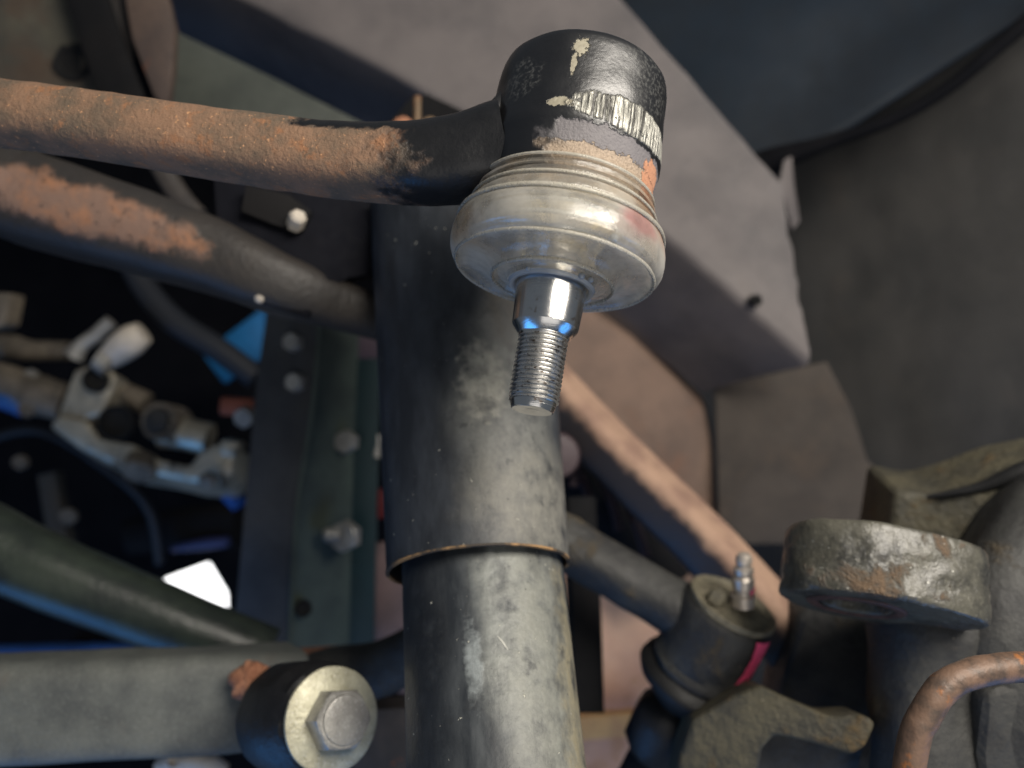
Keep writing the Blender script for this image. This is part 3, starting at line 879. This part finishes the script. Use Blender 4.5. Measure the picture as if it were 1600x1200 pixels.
AB = thing('aluminium_bracket', P(200, 690, 680), 'cast aluminium accessory bracket with bolt holes in the dark engine bay', 'bracket')
make('upper_ear', prism(px(z5([(430, 440), (500, 415), (620, 425), (680, 480), (640, 600), (590, 700), (500, 740), (330, 720), (370, 600)]), 680), D(0.1, -0.35, -1) * 0.03).jitter(0.8, 0.05), MT['aluminium'], AB, bevel=4, bseg=3)
make('lower_band', prism(px(z5([(330, 700), (500, 735), (580, 840), (770, 870), (930, 960), (1110, 1000), (1160, 930), (1240, 880), (1390, 860), (1370, 1040), (1290, 1120), (1100, 1100), (920, 1060), (730, 1030), (460, 900), (280, 770)]), 676), D(0.1, -0.5, -1) * 0.04).jitter(1.0, 0.05), MT['aluminium'], AB, bevel=5, bseg=3)
for (zx, zy, r, mt) in ((560, 500, 11, 'hole'), (680, 750, 15, 'hole')):
    (hx, hy), = z5([(zx, zy)])
    make('bolt_hole', lathe(P(hx, hy, 676), D(0.1, 0.1, 1), [(-6, r), (1.5, r * 0.98), (2, r * 0.86), (-3, r * 0.8), (-3.4, 0.3)], 28), MT['hole'], AB)
(hx, hy), = z5([(925, 742)])
bs = make('boss', lathe(P(hx, hy, 672), D(-0.1, 0.15, 1), [(-30, 16), (-2, 16), (0, 15), (0, 12)], 32, cap=(True, False)), MT['alu_grey'], AB)
make('boss_bolt', hexhead(P(hx, hy, 674), D(-0.1, 0.15, 1), 11.5, 3), MT['knuckle_dark'], AB)
make('boss_arm', tube(px(z5([(960, 790), (1100, 820), (1230, 850)]), 690), [16, 14, 14], 24), MT['aluminium'], AB)
make('mount_block', prism(px(z5([(1290, 850), (1400, 870), (1380, 960), (1280, 940)]), 660), IN * 0.02), MT['aluminium'], AB, bevel=3)
make('lower_bolt', hexhead(P(*z5([(1225, 1085)])[0], 662), D(-0.1, -0.3, 1), 8, 5), MT['alu_grey'], AB)
make('lower_boss', lathe(P(*z5([(820, 1030)])[0], 676), D(0.1, -0.7, 0.7), [(-10, 14), (3, 14), (5, 11), (5, 1)], 28), MT['alu_grey'], AB)
make('sensor', tube(px(z5([(600, 400), (690, 330), (770, 270), (840, 225)]), [684, 680, 676, 676]), [8, 12, 13, 10], 24), MT['white'], AB)
make('link_rod', tube(px(z5([(430, 360), (480, 300), (560, 240), (650, 160)]), 690), [9, 6.5, 6, 6], 18), MT['bolt'], AB)
make('sensor_neck', tube(px(z5([(580, 380), (640, 430)]), 676), 9, 18), MT['bolt'], AB)
make('strut', tube(px(z5([(680, 560), (760, 590), (860, 640)]), 700), [8, 9, 10], 18), MT['alu_grey'], AB)
o = make('manifold_pipe', tube(px(z5([(-80, 480), (100, 540), (260, 600), (400, 640)]), [700, 700, 700, 700]), [16, 16, 17, 17], 24, power=2.6).jitter(1.5, 0.06), MT['alu_grey'])
tag(o, 'dull brownish cast pipe leading into the aluminium bracket', 'pipe')
o = make('injector_rail', tube(px(z5([(-60, 300), (60, 310), (200, 330), (400, 330)]), 720), [10, 11, 9, 9], 20).jitter(1, 0.08), MT['alu_grey'])
tag(o, 'thin dirty rail above the cast pipe at the left edge', 'rail')
o = make('blue_hose', tube(px(z5([(-60, 600), (50, 630), (140, 690)]), 690), [8, 8, 5], 16), plain('blue_hose_rubber', (40, 90, 160), 0.45))
tag(o, 'short blue hose at the left edge under the cast pipe', 'hose')
o = make('edge_cover', prism(px([(-40, 455), (17, 458), (8, 506), (-2, 512), (-40, 514)], 640), IN * 0.02), MT['alu_grey'], bevel=2)
tag(o, 'small grey cover block at the far left edge', 'cover')
o = make('copper_lug', tube([P(350, 634, 600), P(400, 638, 598)], 7, 18, power=4), plain('copper_red', (150, 84, 64), 0.5))
tag(o, 'short reddish copper lug touching the left side of the channel', 'lug')
o = make('lug_nut', hexhead(P(386, 650, 592), D(-0.1, -0.2, 1), 8, 8), MT['bolt'])
tag(o, 'small bright nut just under the copper lug', 'nut')
o = make('blue_fitting', tube([P(310, 720, 720), P(350, 760, 715), P(374, 790, 712)], [8, 9, 7], 18), plain('blue_fitting_paint', (36, 96, 180), 0.4))
tag(o, 'blue fitting below the right end of the aluminium bracket', 'fitting')
o = make('sump_bracket', tube([P(80, 740, 760), P(90, 800, 756), P(100, 850, 752)], 10, 16, power=4), plain('dim_bracket', (64, 60, 54), 0.6))
tag(o, 'dim upright bracket in the dark below the aluminium bracket', 'bracket')

# ------------------------------------------------------------------ tie rod end, the subject
TR = thing('tie_rod_end', P(830, 640, 276), 'black tie rod end with clear rubber boot and shiny threaded stud', 'tie rod end')
TO = P(831, 642, 276)                       # centre of the stud's lower end
TA = D(0.160, 0.955, -0.245)                # axis, pointing up the stud
a_, x_, y_ = frame_of(TA)

# polished taper
n = N('polished_steel')
st = n.noise(1.0, 4, 0.6, stretch=(0.25, 0.25, 2.5))
c = n.mix(n.step(n.noise(0.35, 5), 0.60, 0.72), lin((224, 223, 221)), lin((176, 158, 144)))
MT['chrome'] = n.out(c, n.mixf(st, 0.14, 0.28), 1.0, n.bump(st, 0.00004))
n = N('thread_steel')
g = n.noise(0.5, 5)
c = n.mix(n.step(g, 0.56, 0.66), lin((214, 212, 208)), lin((96, 84, 74)))
MT['thread'] = n.out(c, n.mixf(g, 0.18, 0.4), 0.95)

stud = make('stud', lathe(TO, TA, [(26.0, 8.6), (27.0, 8.9), (27.3, 9.4), (30.2, 11.6), (30.5, 11.8), (31.2, 11.9), (40, 12.4), (56, 13.3)], 96), MT['chrome'], TR, smooth=24)
# helical thread
PITCH, TS0, TS1 = 1.62, 1.6, 27.6
m = Mesh()
seg = 72
turns = int((TS1 - TS0) / PITCH)
prof = [(0.0, 8.85), (0.22, 8.9), (0.62, 7.95), (0.92, 7.9)]
vs = []
for i in range(turns * seg + 1):
    t = 2 * math.pi * i / seg
    e = min(1, i / (seg * 1.2))
    for ds, r in prof:
        rr_ = 7.8 + (r - 7.8) * e
        vs.append(TO + (a_ * (TS0 + PITCH * i / seg + ds * PITCH) + (x_ * math.cos(t) + y_ * math.sin(t)) * rr_) * 0.001)
np_ = len(prof)
fs = []
for i in range(turns * seg):
    for k in range(np_ - 1):
        q = i * np_ + k
        fs.append((q, q + 1, q + np_ + 1, q + np_))
    j = i + seg
    if j < turns * seg:
        q = i * np_ + np_ - 1
        fs.append((q, j * np_, (j + 1) * np_, q + np_))
m.add(vs, fs)
make('thread', m, MT['thread'], stud, smooth=30)
make('stud_tip', lathe(TO, TA, [(0.35, 1.2), (0.0, 2.2), (0, 7.0), (0.2, 7.4), (2.4, 8.05), (25.5, 7.8)], 64), MT['chrome'], stud, smooth=24)

# housing
HB = 88.0
HT = 133.0
hp_ = []
hp_ += [(73, 26), (77, 29.0), (79, 30.0), (82, 30.8), (86, 31.5), (90, 32.2), (94.4, 32.7)]
hp_ += [(95 + 3 * i, 33.0 - 0.10 * i) for i in range(0, 11)]
hp_ += [(127.6, 31.7), (129.6, 31.2), (130.6, 30.3), (131.1, 29), (131.2, 18), (130.8, 10), (130.8, 0.2)]
n = N('chipped_black_paint')
u, v = n.uvw()
paint = n.mix(n.noise(0.08, 4), lin((13, 13, 15)), lin((24, 24, 26)))
ht = n.noise(0.16, 5, 0.55)
hfine = n.noise(0.9, 4, 0.6)
rgh = n.mixf(n.noise(0.12, 5), 0.26, 0.46)
# bare scraped band with close vertical file marks
edge = n.math('ADD', v, n.math('MULTIPLY', n.math('SUBTRACT', n.noise(0.16, 6, 0.65), 0.5), 9.0))
lowline = n.math('SUBTRACT', 101.0, n.math('MULTIPLY', n.math('ABSOLUTE', n.math('SUBTRACT', u, 10.0)), 0.045))
scrape = n.math('MULTIPLY', n.spot(36, 100.6, 46, 6.4, 0.32, 0.20, 0.06), n.math('SUBTRACT', 1.0, n.math('MULTIPLY', n.step(n.noise(0.3, 5, 0.7), 0.60, 0.66), 0.8)))
mp = n.t.nodes.new('ShaderNodeMapping')
mp.inputs['Scale'].default_value = (0.42, 0.035, 1)
n.t.links.new(n.uv, mp.inputs[0])
marks = n.step(n.noise(1.0, 3, 0.7, vec=mp.outputs[0]), 0.36, 0.60)
bare = n.mix(n.step(marks, 0.15, 0.65), lin((58, 56, 52)), lin((176, 174, 164)))
col = n.mix(scrape, paint, bare)
# lilac primer and tan rust on the lower bevel
low = n.math('MULTIPLY', n.math('SUBTRACT', 1.0, n.step(edge, 93.4, 94.0)), n.math('SUBTRACT', 1.0, n.step(n.math('ABSOLUTE', n.math('SUBTRACT', n.math('ADD', u, n.math('MULTIPLY', n.math('SUBTRACT', n.noise(0.1, 4), 0.5), 50)), 34.0)), 44, 56)))
primer = n.mix(n.noise(0.3, 4), lin((118, 113, 114)), lin((96, 92, 95)))
tanm = n.math('SUBTRACT', 1.0, n.step(n.math('ADD', v, n.math('MULTIPLY', n.math('SUBTRACT', n.noise(0.22, 6, 0.7), 0.5), 10.0)), 86.6, 87.1))
tan = n.mix(n.step(n.noise(1.8, 5, 0.7), 0.35, 0.70), lin((174, 154, 132)), lin((124, 106, 88)))
lowc = n.mix(tanm, primer, tan)
col = n.mix(low, col, lowc)
rust1 = n.spot(64, 86, 14, 7.5, 0.9, 0.25, 0.08)
rustc = n.mix(n.noise(0.4, 5), lin((200, 146, 112)), lin((166, 110, 78)))
col = n.mix(rust1, col, rustc)
chip = n.math('MAXIMUM', n.spot(-7, 122.5, 5.0, 3.8, 1.1, 0.55, 0.10), n.spot(-10, 115.5, 1.8, 5.0, 1.2, 0.5, 0.10))
chip = n.math('MAXIMUM', chip, n.spot(-14, 100.0, 9, 1.8, 1.3, 0.5, 0.10))
col = n.mix(chip, col, n.mix(n.noise(0.8, 3), lin((178, 172, 152)), lin((120, 112, 96))))
dull = n.math('MAXIMUM', n.spot(-44, 112, 14, 8, 0.6, 0.2, 0.2), n.spot(42, 119, 26, 12, 0.35, 0.1, 0.3))
col = n.mix(n.math('MULTIPLY', dull, n.step(n.noise(0.7, 4), 0.45, 0.7)), col, lin((74, 74, 72)))
rgh = n.mixf(scrape, rgh, 0.38)
rgh = n.mixf(low, rgh, 0.7)
rgh = n.mixf(rust1, rgh, 0.9)
hsum = n.math('MULTIPLY', ht, 0.22)
hsum = n.math('ADD', hsum, n.math('MULTIPLY', hfine, 0.05))
hsum = n.math('ADD', hsum, n.math('MULTIPLY', n.math('MULTIPLY', scrape, marks), 0.5))
hsum = n.math('SUBTRACT', hsum, n.math('MULTIPLY', low, 0.45))
hsum = n.math('SUBTRACT', hsum, n.math('MULTIPLY', n.math('MULTIPLY', low, tanm), 0.3))
hsum = n.math('ADD', hsum, n.math('MULTIPLY', rust1, 0.5))
hsum = n.math('SUBTRACT', hsum, n.math('MULTIPLY', chip, 0.4))
hsum = n.math('ADD', hsum, n.math('MULTIPLY', n.math('MULTIPLY', low, hfine), 0.35))
MT['housing'] = n.out(col, rgh, n.math('MULTIPLY', scrape, 0.35), n.bump(hsum, 0.0011), Specular_IOR_Level=1.0)
housing = make('housing', lathe(TO, TA, hp_, 128, wob=0.5), MT['housing'], TR, smooth=45)

# rusty rod with its flared neck
rod_pts = [P(-900, 110, 330), P(-120, 168, 316), P(40, 182, 313), P(200, 205, 310), P(380, 232, 306), P(520, 250, 302), P(640, 256, 298), P(720, 250, 296), P(790, 238, 296)]
n = N('rusty_rod')
u, v = n.uvw()
r1 = n.noise(0.05, 7, 0.65)
c = n.mix(n.step(r1, 0.36, 0.62), lin((100, 86, 72)), lin((136, 106, 84)))
c = n.mix(n.step(n.noise(0.11, 6, 0.65), 0.54, 0.68), c, lin((146, 104, 74)))
c = n.mix(n.step(n.noise(0.6, 3), 0.62, 0.74), c, lin((188, 142, 104)))
tot = v
endm = n.step(n.math('ADD', v, n.math('MULTIPLY', n.math('SUBTRACT', n.noise(0.08, 6, 0.6), 0.5), 70)), 399.6, 421.6)
topm = n.math('MULTIPLY', n.step(n.math('ADD', v, n.math('MULTIPLY', n.math('SUBTRACT', n.noise(0.12, 6, 0.6), 0.5), 40)), 367.6, 375.6), n.step(n.math('SUBTRACT', n.math('MULTIPLY', n.math('SUBTRACT', n.noise(0.12, 6, 0.6), 0.5), 40), u), 22, 30))
blk = n.math('MAXIMUM', endm, topm)
c = n.mix(blk, c, n.mix(n.noise(0.3, 4), lin((16, 17, 19)), lin((30, 30, 32))))
MT['rod'] = n.out(c, n.mixf(blk, 0.86, 0.35), 0, n.bump(n.math('MULTIPLY', n.mixf(blk, 1.0, 0.2), n.math('ADD', n.math('MULTIPLY', n.noise(0.55, 5, 0.65), 1.0), n.math('MULTIPLY', n.noise(0.15, 4), 0.8))), 0.0008))
make('rod', tube(rod_pts, [12.0, 12.0, 12.0, 12.2, 12.6, 13.2, 14, 15, 17], 48, 8, ref=D(0, 0.25, 1), power=2.9).jitter(0.5, 0.1), MT['rod'], TR, smooth=70)
neck = [P(540, 208, 296), P(640, 216, 292), P(705, 212, 289), P(748, 198, 288), P(774, 172, 290), P(796, 136, 296)]
make('neck_ridge', tube(neck, [1.2, 2.6, 4.0, 4.8, 3.6, 1.5], 24, 8).jitter(0.4, 0.12), MT['black_paint'], TR, smooth=70)

# clear boot
n = N('clear_boot')
hz = n.noise(0.06, 5)
c = n.mix(hz, lin((254, 251, 244)), lin((252, 245, 230)))
u, v = n.uvw()
redm = n.spot(42, 62.5, 13, 5.0, 0.5, 0.1, 0.35)
c = n.mix(n.math('MULTIPLY', redm, 0.6), c, lin((190, 70, 80)))
orm = n.spot(66, 70, 18, 10, 0.5, 0.1, 0.4)
c = n.mix(n.math('MULTIPLY', orm, 0.5), c, lin((226, 150, 110)))
amb = n.math('MAXIMUM', n.spot(-66, 58, 12, 6, 0.5, 0.08, 0.5), n.math('MULTIPLY', n.step(v, 67, 72), n.step(n.noise(0.05, 4), 0.35, 0.65)))
c = n.mix(n.math('MULTIPLY', amb, 0.55), c, lin((226, 178, 104)))
dirt = n.step(n.noise(0.5, 5, 0.7), 0.62, 0.78)
c = n.mix(n.math('MULTIPLY', dirt, 0.4), c, lin((150, 134, 100)))
nb_ = n.bump(n.noise(0.25, 5), 0.00025)
lw_ = n.t.nodes.new('ShaderNodeLayerWeight')
lw_.inputs['Blend'].default_value = 0.35
n.t.links.new(nb_, lw_.inputs['Normal'])
tr = n.t.nodes.new('ShaderNodeBsdfTransparent')
tr.inputs['Color'].default_value = (0.985, 0.975, 0.945, 1)
tl = n.t.nodes.new('ShaderNodeBsdfTranslucent')
df = n.t.nodes.new('ShaderNodeBsdfDiffuse')
gl = n.t.nodes.new('ShaderNodeBsdfGlossy')
n.put(gl.inputs['Roughness'], n.mixf(n.noise(0.3, 5), 0.04, 0.14))
for q in (tl, df):
    n.t.links.new(c, q.inputs['Color'])
for q in (tl, df, gl):
    n.t.links.new(nb_, q.inputs['Normal'])


def mixsh(f, a, b):
    q = n.t.nodes.new('ShaderNodeMixShader')
    n.put(q.inputs[0], f)
    n.t.links.new(a, q.inputs[1])
    n.t.links.new(b, q.inputs[2])
    return q.outputs[0]


milk = mixsh(0.5, tl.outputs[0], df.outputs[0])
haze = n.math('ADD', n.mixf(n.step(n.noise(0.07, 5, 0.6), 0.34, 0.66), 0.12, 0.40), n.math('MULTIPLY', n.math('POWER', lw_.outputs['Facing'], 2.2), 0.6))
haze = n.math('ADD', haze, n.math('MULTIPLY', redm, 0.25), True)
body = mixsh(haze, tr.outputs[0], milk)
n.t.links.new(mixsh(n.math('MULTIPLY', lw_.outputs['Fresnel'], 0.6), body, gl.outputs[0]), n.t.nodes['Material Output'].inputs['Surface'])
n.t.nodes.remove(n.b)
MT['boot'] = n.m
outer = [(47.0, 13.4), (46.2, 14.6), (46.4, 16.2), (48.0, 17.0), (49.0, 20.2), (47.6, 21.4), (47.7, 22.4), (49.6, 23.4), (51.2, 25.5), (52.4, 29.0), (52.9, 33.0), (52.2, 34.2), (51.2, 35.2), (51.6, 36.4), (53.2, 37.7), (55.5, 38.5), (59.0, 38.9),
         (62.5, 38.9), (65.5, 38.5), (68.0, 37.7), (68.6, 36.9), (69.3, 38.0), (70.2, 37.9), (70.7, 36.4), (71.0, 35.3), (73.0, 35.4), (75.0, 34.9), (76.8, 34.2), (77.4, 33.4), (78.0, 34.6), (79.0, 34.4), (79.5, 33.0), (80.0, 32.2), (81.6, 32.2), (82.2, 33.4), (83.6, 33.3),
         (84.2, 32.2), (84.6, 31.6), (86.2, 31.6), (86.8, 32.6), (88.2, 32.4), (89.2, 31.6), (89.6, 30.6)]
inner = [(88.6, 28.6), (84, 29.8), (79.0, 31.0), (72.5, 33.0), (70, 34.6), (66.0, 35.8), (60.0, 36.2), (56.4, 36.2), (54.6, 34.4), (54.0, 29.0), (52.8, 24.5), (50.9, 20.0), (50.0, 16.5), (48.2, 13.4)]
squash = lambda pr: [(q if q < 53 else 53 + (q - 53) * 0.80, w) for q, w in pr]
outer, inner = squash(outer), squash(inner)
bprof = outer + inner + [outer[0]]
boot = make('boot', lathe(TO, TA, bprof, 128, wob=0.35, cap=(False, False)), MT['boot'], TR, smooth=40)
# amber grease held inside the boot
n = N('amber_grease')
c = n.mix(n.step(n.noise(0.08, 5), 0.42, 0.62), lin((240, 226, 190)), lin((190, 186, 178)))
MT['grease'] = n.out(c, 0.25, 0, n.bump(n.noise(0.12, 4), 0.002))
make('grease', lathe(TO, TA, [(52.5, 13.3), (56, 14), (60, 14.5), (64, 16), (69, 20), (73, 25), (79, 27)], 64, wob=3.0), MT['grease'], boot, smooth=70)
n = N('clear_ring')
MT['ring'] = n.out(lin((206, 214, 222)), 0.2, 0, None, Transmission_Weight=0.5, IOR=1.45)
make('sealing_lip', lathe(TO, TA, [(46.2, 13.2), (45.2, 14.0), (45.2, 15.2), (46.4, 15.8), (47.2, 14.4)], 72, wob=0.4, cap=(False, False)), MT['ring'], boot, smooth=60)
pt = lambda s, dg, r: TO + (a_ * s + (x_ * math.cos(math.radians(dg)) + y_ * math.sin(math.radians(dg))) * r) * 0.001
for s, dg, r, q in ((53.4, 27, 36.8, 1.5), (52.2, 29, 35.6, 1.1), (46.6, -36, 16, 1.0), (46.6, 34, 17, 1.2), (46.6, 48, 17.5, 1.0), (66.2, 44, 37.8, 0.9)):
    b = lathe(pt(s, dg, r - q * 0.4), pt(s, dg, 10) - pt(s, dg, 9), [(-q, q * 0.7), (0, q), (q * 0.6, q * 0.8), (q * 0.9, q * 0.2)], 14, wob=0.3)
    make('moulding_pip', b, MT['ring'], boot, smooth=60)
for q, w, t in ((60, 31.5, 0.9), (57, 27.0, 0.7), (66, 29.5, 0.8)):
    pr = [(q + t * math.cos(k * math.pi / 4), w + t * math.sin(k * math.pi / 4)) for k in range(9)]
    make('inner_fold', lathe(TO, TA, pr, 96, wob=1.2, cap=(False, False)), MT['ring'], boot, smooth=60)
# pale raised beads added for the bright highlight lines round the boot
MT['glint_bead'] = n = N('pale_glint_bead')
c = n.mix(n.noise(0.12, 5, 0.65), lin((246, 242, 232)), lin((214, 206, 184)))
MT['glint_bead'] = n.out(c, n.mixf(n.noise(0.3, 4), 0.12, 0.4), 0, n.bump(n.noise(0.5, 4), 0.0004), Transmission_Weight=0.6, IOR=1.4)


def glint_bead(q, w, t, mt='glint_bead'):
    pr = [(q + 1.7 * t * math.cos(k * math.pi / 4), w + t * math.sin(k * math.pi / 4)) for k in range(9)]
    make('glint_bead', lathe(TO, TA, pr, 128, wob=0.3, cap=(False, False)), MT[mt], boot, smooth=60)


glint_bead(51.4, 35.9, 0.55)
glint_bead(47.5, 21.9, 0.5)
glint_bead(66.2, 37.9, 0.5)
glint_bead(73.2, 34.5, 0.35)
glint_bead(80.8, 32.4, 0.35)

# ------------------------------------------------------------------ small engine bay fittings
for (x, y, d, rr_, lab, cat, mt) in ((46, 640, 690, 7, 'small dull nut on the cast pipe at the far left', 'nut', 'alu_grey'),
                                 (52, 588, 700, 6, 'small pale bolt head between thin rail and cast pipe', 'bolt', 'bolt'),
                                 (35, 722, 740, 7, 'dim brown bolt below the cast pipe at the left', 'bolt', 'alu_grey'),
                                 (110, 806, 740, 8, 'dim pale bolt above the greenish tube', 'bolt', 'alu_grey')):
    o = make('hex_' + cat, hexhead(P(x, y, d), D(0.1, 0.05, 1), rr_, 7), MT[mt])
    tag(o, lab, cat)
o = make('wire_loom', tube([P(-30, 690, 770), P(60, 672, 765), P(150, 720, 770), P(230, 790, 780), P(250, 880, 790)], 5, 14), plain('loom_black', (30, 32, 38), 0.5))
tag(o, 'thin black wire loom hanging under the aluminium bracket', 'wire')
